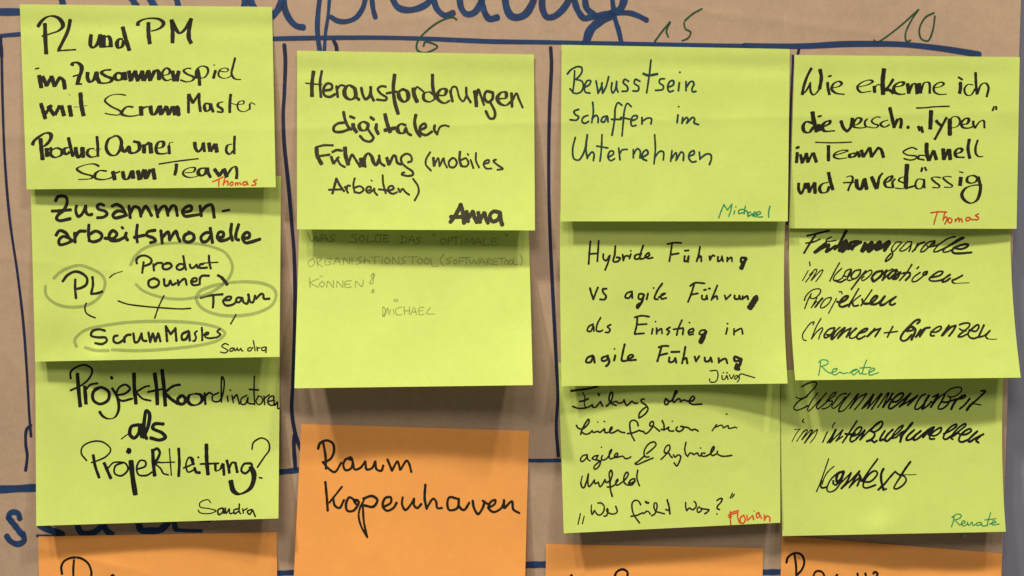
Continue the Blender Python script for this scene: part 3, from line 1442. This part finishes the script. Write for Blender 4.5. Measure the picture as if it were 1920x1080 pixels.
TEXT['n10'] = '''
L brush 7
@1470,100,6
*6 310,165 265,250 220,380 205,465
*4.5 205,465 250,420 300,325
*5 295,350 300,430 330,468 370,440 410,380
*7.5 405,180 420,270 400,400
*6 490,325 495,390 512,465
!3.5 500,260 530,252
*5.5 540,390 620,370 650,340 620,315 560,340 535,400 580,445 680,462
*5.5 830,380 950,350 1000,315 960,300 870,330 825,380 860,435 980,425
1015,370 1020,440
*4 1020,380 1060,350 1080,355
*9 1125,175 1110,320 1115,460
1230,290 1170,380 1120,410
!6 1130,415 1180,410 1225,445
*7 1240,380 1330,360 1350,330 1300,325 1240,370 1240,430 1300,460 1365,455
*7.5 1390,340 1405,450
*6 1410,430 1450,345 1480,345 1495,455
*7.5 1520,340 1535,445
*5 1540,430 1580,330 1630,330 1640,450
*5.5 1680,390 1770,370 1800,340 1760,325 1690,370 1690,430 1740,460 1830,458
@1600,100,6
*7 1205,325 1205,390 1195,450
!4 1185,270 1225,295
*4.5 1350,355 1290,350 1250,400 1270,465 1320,470 1370,400
*5.5 1375,215 1380,340 1390,460
*4.8 1395,455 1440,350 1490,335 1520,380 1500,490
L brush 7
@1470,100,6
*7 330,790 250,770 215,820 230,880 280,890 330,830
*8.5 320,660 335,760 370,880
!4 385,712 418,702
*6.5 390,800 400,870
*7.5 430,830 510,790 520,760 470,770 430,820 450,870 570,872
640,760 670,840 710,880
*7 710,880 750,830 770,730
*6 770,810 840,790 870,740 830,725 790,770 780,820 860,840 920,830
*4.5 940,735 910,770 920,820 975,830
*4.5 1085,720 1040,715 985,760 1010,790 1060,810 1040,835 970,835
*5.5 1170,750 1110,770 1085,800 1130,830 1190,800
*7 1190,610 1210,700 1240,835
*7 1235,830 1280,740
*6.5 1280,740 1310,735 1320,770 1310,840
!6.5 1393,830 1400,834
*6 1510,820 1530,870
*6 1545,825 1560,890
@1600,100,6
!3 710,615 800,612 900,602 1080,595
*8.5 875,645 870,750 865,850
*7 930,755 960,790 985,810
*6.5 1050,720 985,840 915,970
*9 1085,740 1085,830 1085,920
*4.5 1085,760 1120,715 1180,720 1200,770 1170,820 1105,840
*6 1220,800 1280,790 1300,740 1270,730 1215,780 1230,830 1300,840 1350,820
*5.5 1350,760 1350,800 1370,840
*4.5 1370,840 1420,770 1465,755 1475,840
*5 1585,600 1565,645
*4.5 1590,600 1610,600 1605,635
L brush 7
@1470,260,6
*6.5 150,155 140,270
!5 140,105 165,95
*6.5 185,180 205,275
*6 210,265 250,170
*7 250,165 270,265
*5 275,260 320,160
*7 330,160 365,265
!2.8 355,40 480,45 600,45 760,38
*7 500,78 500,160 500,250
*5.5 560,190 660,160 720,135 660,130 580,160 560,200 610,225 710,215
*7.5 800,160 740,180 740,205 790,200 830,150
*7 830,150 850,205
*7 870,130 895,205
*6.5 895,205 960,100
*7 965,100 985,205
*6.5 985,205 1060,100
*7 1060,100 1090,120 1120,210
!3 1495,120 1440,100 1340,150 1380,180 1490,200 1480,225 1420,240 1350,225
*6 1590,190 1520,190 1510,220 1580,240
@1600,260,6
*8.5 825,50 825,150 850,245
*6 855,245 900,130
*7 905,140 935,235
*6 915,-5 918,5
*8.5 1010,115 1020,235
*7 1025,220 1070,120
*7.5 1080,120 1090,235
*7 1150,170 1210,150 1225,120 1180,110 1145,150 1160,200 1250,210
*6.5 1305,5 1290,110 1310,220
*5 1400,15 1375,100 1380,170 1410,200 1460,200
L brush 7
@1470,260,6
*6 165,500 165,570 190,620 220,570 240,500
*6 240,500 245,560
*7 270,500 285,605
*6 290,590 340,495
*7 345,495 350,615
*6.5 500,490 430,510 400,560 420,605 480,600 510,540
*7 500,380 520,470 550,575
*5 700,435 740,420 770,430 770,470 740,530 720,585
!3 670,495 790,490
*8 815,460 825,545 860,570 900,470
*8 905,450 930,570
*8 985,430 1040,560
*6 1050,560 1075,430 1110,388
*6 1130,500 1190,470 1220,420 1180,430 1130,490 1150,540 1220,550
@1600,260,6
*5.5 470,450 440,490 450,550
*4.5 580,430 530,440 510,470 570,500 600,530 560,560 470,555
*9 605,290 595,420 590,555
!4 590,560 690,530
*4.5 790,460 730,455 700,500 710,555 760,560 795,500 795,455
*4.5 795,470 800,555
!4.5 775,330 765,365
!4.5 805,325 820,355
*4.5 985,440 920,430 880,445 920,490 970,530 960,550 890,548
*4.5 1105,430 1040,425 1010,440 1060,490 1115,530 1100,545 1020,545
*8 1210,435 1200,525
!2.5 1195,372 1235,382
*6 1400,440 1350,415 1290,430 1280,480 1330,500 1380,480 1400,440
*7 1405,430 1430,560 1390,690 1320,725 1250,690 1220,630 1260,560 1350,525 1450,520
S darkred 2.8
@1600,260,6
870,835 960,822 1050,828
945,830 925,890 905,965
1030,820 1010,920
1010,900 1050,880 1055,900 1030,960
1075,895 1065,930 1090,950 1110,910 1085,890
1145,905 1150,935
1150,925 1185,890 1190,935
1190,920 1215,900 1225,940
1310,885 1275,890 1270,925 1305,915 1315,895
1315,895 1340,915
1410,845 1375,865 1410,890 1400,910 1350,910
'''
TEXT['n11'] = '''
L brush 5
@1480,425,8.709
!4.2 290,148 440,115 650,65
!4.5 430,130 330,280 240,430
!3.8 270,268 390,250 500,205
!6 600,265 500,340 410,420
!6 420,425 520,360 650,290
!6 650,300 600,410
!5.5 610,410 760,310
!3 690,165 620,205 600,235 650,240 765,222
!6 930,65 870,180 800,310 740,370
!9 830,300 930,240
!9 930,250 860,400
!9 850,330 820,390
!8 870,400 1010,260
!7 1010,260 1090,245 1170,255
!7 1090,260 1020,370
!7 960,360 1150,260
!7 1240,270 1180,395
!8.5 1190,395 1350,260
!8.5 1350,260 1290,395
!9 1290,400 1480,255
!9 1480,255 1420,370
!8 1420,370 1630,245
!7 1640,265 1550,390
!7 1450,365 1550,320
@1660,425,8.709
!2.8 270,255 190,250 110,340 100,400 130,405 230,300 270,260
!3.6 100,380 120,450 90,510 20,560 0,570 10,530 90,440
!3 430,250 370,245 280,330 235,385 260,400 340,370 430,270 430,245
!3.4 430,260 410,350 385,405
!3.4 440,410 540,300 590,260
!4 530,275 480,380
!4 550,285 640,250
!3.4 800,235 710,250 590,370 575,410 620,405 720,320 790,250 810,225
!3.5 810,250 780,310 700,330 680,310
!3.5 700,335 850,300 1010,200 1130,160
!3 1150,165 1030,190 880,290 800,380 790,410 850,405
!3.5 850,405 1010,330 1200,230 1290,180 1240,180 1080,280 960,370 940,410 1010,410 1100,370
!4.5 1110,345 1230,365 1330,330 1355,295 1310,285 1210,310 1120,350 1090,400 1120,430 1220,435 1410,420
L brush 4
@1480,425,8.709
!2.3 310,715 215,880
!2.8 330,575 340,640
!2.5 390,745 265,905
!2.8 330,790 430,695 450,705 355,880
!2.6 365,870 510,720 550,705 510,790 430,900
!3.2 820,590 740,730 660,890
!3 855,680 740,800 720,870 780,875
!4.2 740,880 830,905 920,860
!3.2 880,820 930,720 1010,695 1010,740 960,820 880,800 870,830 790,890 820,905 900,870
!3.2 1010,700 960,800 950,870 990,880
!3.5 1160,700 1060,730 1010,830 1070,850 1150,770 1165,705
!3.2 990,880 1100,830 1160,760
!4 1250,720 1180,800 1010,1025
!3.2 1180,800 1330,710 1350,740 1270,840 1190,880 1180,850 1220,810
!5.5 1520,720 1420,745 1350,830 1370,890 1430,860 1510,780 1520,720
!6 1345,840 1375,895
!4.5 1520,780 1590,710
!4.5 1590,715 1520,875
!3.5 1530,860 1640,760
@1660,425,8.709
!3 10,740 120,690
!4.5 190,700 100,740 40,830 60,850 130,790
!4.5 190,710 120,850 180,850 250,740
!4.5 250,740 180,790 150,850
!3.6 435,615 340,760 230,880
!3 140,700 270,770
!4.5 290,760 400,755 400,800 330,875
!3.5 545,655 515,685
!3.2 570,745 460,830 435,890 490,895 600,820 690,730
!3.4 690,730 630,745 615,790 670,780 690,735
!4.2 760,830 900,790 940,735 880,730 770,800 715,860 750,885 880,880 960,850
!4.2 1060,780 950,860 930,900 980,895 1060,840
!2.6 1060,780 1040,800
!4 1090,880 1180,840 1260,795
!3.6 1110,860 1090,900 1130,925
!1.8 1130,925 1220,922 1370,915
L brush 4
@1480,530,8.709
!2.8 245,290 270,220 360,130 450,100 510,115 500,170 420,250 350,255 345,205
!2.8 360,180 310,270 250,425
!2.6 355,410 450,300
!2.8 450,250 360,410
!4.2 540,250 420,400
!2.8 460,330 550,260
!3 680,240 600,260 520,360 510,410 560,405 650,330 690,250
!2.6 770,255 720,350 640,500
!3.2 815,150 850,148 860,180
!5 780,310 830,325 930,270 960,220 920,220 830,310 820,380 860,395 970,360
!3 970,360 1060,220 1135,95
!3.4 1130,100 1040,260 970,400
!3 1165,205 1060,290 1020,340
!4 1030,330 1050,380 1130,370
!3.2 1350,115 1280,220 1170,375
!4.5 1190,270 1210,340 1300,345
!5 1210,340 1340,330 1440,220 1410,215 1330,300 1330,350 1400,355
!5 1400,355 1470,320 1560,220
!5 1560,220 1490,330 1490,370 1560,350
!4 1560,350 1640,290 1745,225
!4.5 1740,230 1660,300 1640,350 1680,365 1730,340
L brush 4.5
@1480,530,8.709
!2.8 385,690 405,640 350,660 260,770 215,860 230,930 275,945
!2.8 520,580 440,720 360,920
!3 365,915 450,800 540,735 545,760 500,850 480,920
!3.8 740,735 650,760 570,860 580,900 640,880 740,780
!3.8 740,740 710,830 680,900 690,930 760,870
!4.5 610,850 680,860
!3.5 830,725 760,790 690,920
!4 760,870 830,790 900,735
!4.2 910,735 790,910
!4 800,900 900,800 1010,740
!3.8 1010,740 930,890
!3.4 930,890 1090,740
!3.6 1100,745 1000,840 985,900 1040,905 1120,860
!4.2 1130,830 1250,790 1280,750 1230,755 1130,830 1100,890 1130,920 1240,870
!4.5 1400,750 1270,880
!4 1290,870 1380,790 1490,745
!4.2 1490,745 1400,880
!4 1690,715 1650,790 1600,890
!3.6 1550,820 1660,810 1765,795
@1660,560,8.709
!4.6 520,410 560,370 560,345 510,350 400,440 270,590 250,660 290,690 350,670 430,590
!4.6 350,530 440,515 470,480 440,455 370,490
!5.5 430,460 490,500 470,580 425,670
!4.2 580,500 495,630
!4.5 500,620 640,490 730,470
!4.5 650,490 560,620
!4 740,540 830,545 910,490 910,455 850,465 750,550 740,600 800,605
!4.5 1040,435 920,605
!4.8 930,600 1080,460 1150,440
!4.8 1150,440 1110,520 1040,610
!4 1210,425 1290,400 1375,405 1370,450 1310,510 1210,590 1190,620 1250,620 1330,580
!3.8 1210,490 1250,515 1320,525
!4.2 1370,510 1480,530 1530,450 1510,425 1440,470 1350,570 1380,630 1440,650 1530,620
!4.6 1610,430 1520,630
!4 1530,630 1620,600 1710,520
!3.8 1700,530 1640,620 1670,655
!2 1670,655 1730,662 1815,660
S green 2.6
@1440,650,4
395,115 390,160 380,215
380,120 400,100 445,105 450,125 400,150
410,155 440,185 470,200
470,200 510,180 520,165 490,170 480,200 500,212 540,190
540,190 560,200 600,195
610,200 650,170 670,170 630,190 640,212 680,180
680,175 690,205 710,195
740,100 720,150 710,205 740,205
690,160 770,155
760,195 800,170 790,160 760,180 760,212 830,195
'''
TEXT['n12'] = '''
L brush 4
@1470,710,8.709
!3.2 285,135 370,85 470,55 530,65 520,120 440,210 360,290 250,360 175,440 160,490 200,515 290,490 390,440
!2.8 200,305 260,325 380,295
!2.8 550,230 440,380 385,510 400,530 470,470 600,330
!3.2 690,230 600,350 530,460 550,495
!3 560,495 700,380 840,250 850,220 800,240 700,360
!3 690,370 790,370 760,430 690,480 620,495
!2.8 1020,240 930,260 820,390 780,460 800,485 880,440 1000,300
!3.4 1080,235 990,350 900,490 895,540
!3 900,540 970,520 1060,430 1210,240
!3 1220,250 1070,490
!3.3 1080,480 1220,310 1350,240
!3.3 1350,250 1250,390 1150,510
!3 1270,490 1460,250
!3 1470,260 1330,410 1270,490
!3.6 1270,490 1340,440 1460,260
!3.3 1470,255 1360,490
!3 1360,490 1480,360 1590,240
!3.8 1600,250 1430,500
!3.6 1530,470 1700,230
!3.2 1720,230 1610,470
!3.6 1780,240 1620,470
!3.8 1610,470 1690,380 1750,330
@1650,710,8.709
!4 200,240 150,350
!4.5 180,380 280,370 380,270 370,235 300,260 190,370 140,470 170,490 270,430
!4 270,430 420,310 500,240
!4.5 500,240 410,360 315,460
!4 320,455 450,380 620,270
!4.8 610,280 530,360 450,435
!4 740,255 680,280 590,420 570,490 610,500 700,430 800,280
!5.5 800,275 730,390 690,495
!4 700,495 780,440 840,370
!4 860,300 960,250
!5 950,270 890,360 830,465
!3.4 850,440 960,310 1060,240
!3.2 1060,245 1150,170 1270,140 1330,155 1320,210 1220,290 1150,300
!4 1060,260 1000,380 950,470 960,495 1030,485 1120,400 1150,320 1110,280
!4.5 1020,380 1080,385 1140,370 1250,330
!4.2 1240,340 1370,310 1400,275 1360,275 1260,340
!5.2 1250,340 1200,420 1160,500
!4.2 1470,320 1380,430 1300,495
!4.5 1650,200 1720,200 1640,290 1530,390
!6 1530,390 1470,440 1415,515
!3 1500,400 1570,415 1650,430
L brush 4
@1470,710,8.709
!2 170,830 240,825
!2.2 265,815 200,900 130,1025
!2.8 320,660 300,700 325,720
!2.3 325,850 205,1025
!2.6 290,900 360,835 380,840 290,1000
!2.8 300,990 440,840 460,835
!3.5 470,840 400,950 335,1050
!2.8 345,1040 480,880 545,830
!2.5 550,830 510,940 430,1045
!3 710,865 670,950 630,1040
!2.6 835,715 800,760 790,800
!4 840,830 790,930 710,1045
!4.2 850,830 750,1045
!3.2 760,1035 960,835
!3.6 960,835 900,950 850,1020
!3.4 860,1010 960,940
!4.2 1190,690 1100,830 1020,950 955,1045
!5 1000,900 1080,910 1160,890
!4.2 1090,950 1210,900 1270,800 1230,790 1130,890 1080,1000 1100,1030 1180,990
!4.5 1180,980 1320,840
!4.2 1320,850 1240,1000
!4 1250,990 1400,840 1560,715
!4.5 1420,840 1520,730 1600,700 1610,740 1560,820 1480,870
!5 1410,850 1470,880 1480,920 1440,980 1350,1025
!4.5 1350,1020 1440,1010 1470,1040 1520,1010
@1650,710,8.709
!5 80,850 10,960 0,1010 60,990
!5 210,830 110,930 80,1000 110,1020 190,960
!4 190,960 290,880 370,790 380,760 310,800 210,920 200,970 260,960
!6 530,720 440,830 360,930 330,1030
!4 260,960 360,870 400,850
!4 330,940 420,860
!5 560,835 450,940 430,1000 500,990 600,900
!5 670,850 560,950 550,1000 600,990 720,890
!4 720,890 790,830 870,790
!4.8 830,820 760,890 700,960
!4 700,960 880,790
!5.5 880,790 830,880 800,920
!4.5 800,920 900,930 990,860 1000,800 960,810 860,880 810,950 820,985 890,980
!4.5 1040,900 1150,850 1250,770 1250,745 1180,770 1070,880 1035,970 1070,990 1170,930
!4.2 1170,940 1310,840 1400,760 1395,735 1310,780 1200,890 1160,970 1190,990
!3.6 1180,950 1290,880
!4.8 1300,910 1400,910 1490,850 1480,820 1410,840 1310,930 1290,1010 1330,1035 1430,1000
!5 1590,860 1490,950 1440,1010 1460,1030 1560,970
!4.6 1560,970 1690,905
!5 1640,935 1570,1010 1610,1045
L brush 4.5
@1520,830,8.709
!3 295,260 230,450 170,620 95,800
!2.8 380,385 270,490 210,600 190,680
!4.5 175,620 160,690 180,735 270,725
!3.6 430,500 330,600 270,720 270,780 310,805 400,770 490,660
!6 540,470 450,500 420,590 430,640 490,600 540,480
!4.5 370,620 370,670 410,690 450,660
!6 540,480 480,650
!3.6 500,650 660,490
!4.6 660,490 590,640 500,750
!4 520,730 660,610 800,460
!4.6 800,465 720,590 630,735
!4.5 800,520 800,600 780,660 760,705
!6 800,540 830,620
!3.4 640,720 780,580
!4.2 1095,265 980,420 850,610
!4.2 840,630 960,640 1060,560 1090,490 1050,460 960,510 870,640 860,720 900,740 970,725 1060,690
!5.6 1190,425 1155,500 1150,600 1170,700 1190,770
!4.5 1190,770 1235,755
!4.5 1100,770 1190,690 1290,570 1380,470
!5 1150,720 1110,765
!4.5 1380,470 1430,515 1490,530
!4.8 1630,310 1550,420 1460,560
!4.2 1470,550 1380,690 1360,745 1400,755 1510,690 1560,610 1540,560 1490,530
!2 1450,520 1580,525 1720,520
S green 2.6
@1440,810,4
1395,630 1390,670 1375,712
1380,640 1420,615 1450,625 1440,645 1400,660
1405,665 1440,700
1445,695 1480,675 1465,665 1450,690 1470,705 1495,690
1495,675 1505,700 1530,675
1530,675 1540,702 1560,690
1595,675 1565,685 1570,702 1600,690
1600,680 1610,705 1640,700
1670,605 1650,670 1645,705
1625,660 1710,650
1660,690 1710,675 1690,665 1680,695 1735,690
'''
TEXT['n13'] = '''
L felt 4.4
@0,810,4
465,1065 460,1010 480,970 530,945 600,945 660,985 685,1050 680,1110
555,960 550,1020 550,1110
830,1085 845,1072 860,1085
'''
TEXT['n14'] = '''
L felt 4.6
@1040,810,4
450,1085 465,1050 510,1030 545,1050 545,1090
120,1078 130,1074
'''
TEXT['n15'] = '''
L felt 4.4
@1440,810,4
138,980 150,940 200,908 250,920 272,970 255,1030 215,1075
198,920 210,1000 212,1085
340,1085 355,1050 385,1042 410,1055 425,1085
510,1080 520,1070
670,1060 675,1085
730,1060 735,1085
790,1062 800,1050 820,1060 815,1085
'''

# ------------------------------------------------------------------ the wall and the kraft paper
def backing():
    v = [(-0.55, 0.006, ZC - 0.5), (0.65, 0.006, ZC - 0.5), (0.65, 0.006, ZC + 0.45), (-0.55, 0.006, ZC + 0.45)]
    o = mesh_obj('wall', v, [(0, 1, 2, 3)], WALLM, origin=(0, 0.006, ZC), smooth=False)
    tag(o, 'plain grey blue wall showing beside the right border of the brown paper', 'wall', kind='structure')
backing()

KR = Sheet((-420, -380), (1927, -380), (1862, 1560), (-420, 1560), kraft_height)
kroot = empty('kraft_paper', unit(np.array(750.0), np.array(540.0), np.array(0.0)).tolist())
tag(kroot, 'large brown kraft paper sheet with blue marker lettering and ruled columns behind all the notes', 'poster')
P, F = KR.grid(390, 320)
mesh_obj('paper_sheet', P, F, KRAFT, parent=kroot)
write(KR, TEXT['board'], kroot, each=('header_lettering', 'footer_lettering', 'ruled_line'), base=0.45, weight=1.1)

# ------------------------------------------------------------------ sticky notes
def note(key, tl, tr, br, bl, lifts, mat, label, group, bow=(0, 0), bumps=(), ink='black', flat=0.13, power=1.55, seed=None, weight=1.0):
    hl, hm, hr = lifts
    sd = sum(ord(ch) for ch in key) * 7 + 3 if seed is None else seed
    r = random.Random(sd)
    dipa = r.uniform(0.7, 2.0)
    dents = [(r.uniform(tl[0], tr[0]), r.uniform(tl[1] + 60, bl[1]), r.uniform(14, 38), r.choice((-1, 1)) * r.uniform(0.25, 0.7)) for _ in range(7)]
    def height(u, v, x, y):
        x = np.asarray(x, float); y = np.asarray(y, float)
        H = hl * (1 - u) * (1 - 2 * u) + hm * 4 * u * (1 - u) + hr * u * (2 * u - 1)
        t = np.clip((v - flat) / (1 - flat), 0, 1.3)
        h = kraft_height(u, v, x, y) * np.clip(1 - t, 0, 1) + 3.6 + H * t ** power
        # the glued strip presses in along its lower border, unevenly
        dip = dipa * (0.75 + 0.5 * smooth_noise(x, 0 * x, sd + 3, 4, 0.006, 0.02))
        h = h - dip * np.exp(-((v - 0.105) / 0.052) ** 2)
        # slack, bends and small dents of a sheet that has been handled
        h = h + 1.7 * smooth_noise(x, y, sd, 5, 0.007, 0.02) * np.clip(0.2 + t, 0, 1)
        h = h + 0.40 * smooth_noise(x, y, sd + 1, 6, 0.03, 0.06) * np.clip(0.5 + t, 0, 1)
        for bx, by, rad, amp in dents:
            h = h + amp * np.exp(-((x - bx) ** 2 + (y - by) ** 2) / (rad * rad))
        for bx, by, rad, amp in bumps:
            h = h + amp * np.exp(-((x - bx) ** 2 + (y - by) ** 2) / (rad * rad))
        return h
    sh = Sheet(tl, tr, br, bl, height, bow)
    cx = (tl[0] + tr[0]) / 2; cy = (tl[1] + tr[1]) / 2
    root = empty('sticky_note', unit(np.array(cx), np.array(cy), np.array(0.0)).tolist())
    tag(root, label, 'sticky note', group)
    P, F = sh.grid(96, 76)
    mesh_obj('paper', P, F, mat, parent=root)
    write(sh, TEXT[key], root, black=ink, weight=weight, each=('sketched_oval', 'connector_line'))
    return root

GY = 'yellow green sticky notes stuck in four columns'
GO = 'orange room sticky notes below the yellow ones'
note('n1', (37, 8), (510, 13), (517, 351), (50, 355), (12, 20, 27), YELLOW,
     'yellow green sticky note headed PL und PM, top of the left column', GY)
note('n2', (57, 336), (527, 330), (524, 669), (66, 678), (20, 34, 48), YELLOW,
     'yellow green sticky note with four words circled in pale grey as a diagram', GY, bumps=((182, 676, 26, 6), (110, 650, 45, -4)))
note('n3', (66, 652), (525, 648), (522, 972), (68, 986), (32, 25, 40), YELLOW,
     'yellow green sticky note asking Projektkoordinatoren als Projektleitung?, lowest in the left column', GY, ink='deep', weight=1.12)
note('n4', (557, 95), (1001, 102), (1003, 432), (557, 430), (28, 38, 40), YELLOW,
     'yellow green sticky note about Herausforderungen digitaler Führung in bold dark marker', GY, ink='soft')
note('n5', (562, 408), (991, 410), (999, 722), (552, 728), (68, 62, 80), YELLOW,
     'yellow green sticky note written in faint pencil capitals, mostly blank', GY, power=1.35)
note('n6', (565, 795), (992, 808), (983, 1140), (548, 1140), (22, 24, 20), ORANGE,
     'orange sticky note reading Raum Kopenhaven, below the faint pencil note', GO)
note('n7', (1053, 84), (1481, 92), (1477, 415), (1051, 415), (22, 24, 22), YELLOW,
     'yellow green sticky note headed Bewusstsein in thin dark teal pen', GY, ink='teal', weight=1.15)
note('n8', (1050, 398), (1473, 398), (1477, 719), (1053, 724), (30, 18, 46), YELLOW,
     'yellow green sticky note headed Hybride Führung with widely spaced lines', GY, bow=(-1, -5), weight=1.08)
note('n9', (1047, 680), (1463, 686), (1463, 980), (1057, 1000), (33, 27, 26), YELLOW,
     'yellow green sticky note in thin cursive with a red signature bottom right', GY, weight=1.06)
note('n10', (1490, 103), (1912, 107), (1906, 429), (1480, 428), (9, 14, 19), YELLOW,
     'yellow green sticky note beginning Wie erkenne ich, at top right', GY, weight=1.0)
note('n11', (1480, 408), (1894, 408), (1914, 708), (1491, 713), (48, 46, 48), YELLOW,
     'yellow green sticky note headed Führungsrolle with smudged heavy black letters', GY, bow=(-4, -5), weight=0.93)
note('n12', (1464, 694), (1882, 694), (1886, 997), (1467, 1005), (20, 28, 33), YELLOW,
     'yellow green sticky note headed Zusammenarbeit in slanted black letters, ending in Kontext', GY, bow=(-1, -5), bumps=((1650, 995, 30, 4),), ink='deep', weight=0.88)
note('n13', (72, 1006), (519, 998), (521, 1330), (76, 1340), (22, 20, 24), ORANGE,
     'orange sticky note cut off by the picture edge, below the Projektkoordinatoren note', GO, ink='deep')
note('n14', (1024, 1020), (1431, 1028), (1424, 1350), (1020, 1345), (22, 20, 24), ORANGE,
     'orange sticky note cut off by the picture edge, below the cursive note with red signature', GO, ink='deep')
note('n15', (1466, 1004), (1879, 1038), (1864, 1360), (1456, 1335), (22, 20, 24), ORANGE,
     'orange sticky note cut off by the picture edge at bottom right, top edge slanting down', GO, ink='deep')

# ------------------------------------------------------------------ the small pin under the last yellow note
def pin(px, py, r):
    prof = [(0.0, 2.4), (0.55, 2.2), (0.9, 1.5), (1.0, 0.8), (0.8, 0.2), (0.35, 0.0), (0.3, -3.0)]
    V = []; F = []; n = 20
    base = float(kraft_height(0, 0, np.array(px), np.array(py))) + 0.6
    for rr, hh in prof:
        for i in range(n):
            a = math.tau * i / n
            V.append(unit(np.array(px + r * rr * math.cos(a)), np.array(py + r * rr * math.sin(a)), np.array(base + hh * r * 0.4)))
    for j in range(len(prof) - 1):
        for i in range(n):
            F.append((j * n + i, (j + 1) * n + i, (j + 1) * n + (i + 1) % n, j * n + (i + 1) % n))
    m, nt, b, out = new_mat('pale_pin_plastic')
    nz = nt.nodes.new('ShaderNodeTexNoise'); nz.inputs['Scale'].default_value = 300
    cr = nt.nodes.new('ShaderNodeValToRGB')
    cr.color_ramp.elements[0].color = (0.42, 0.38, 0.33, 1); cr.color_ramp.elements[1].color = (0.52, 0.48, 0.42, 1)
    nt.links.new(nz.outputs['Fac'], cr.inputs['Fac']); nt.links.new(cr.outputs['Color'], b.inputs['Base Color'])
    b.inputs['Roughness'].default_value = 0.35
    o = mesh_obj('pin', np.array(V), F, m, origin=unit(np.array(px), np.array(py), np.array(base)).tolist())
    tag(o, 'tiny pale pin head in the brown paper just under the lowest right yellow note', 'pin')
pin(1808.0, 1004.0, 5.0)
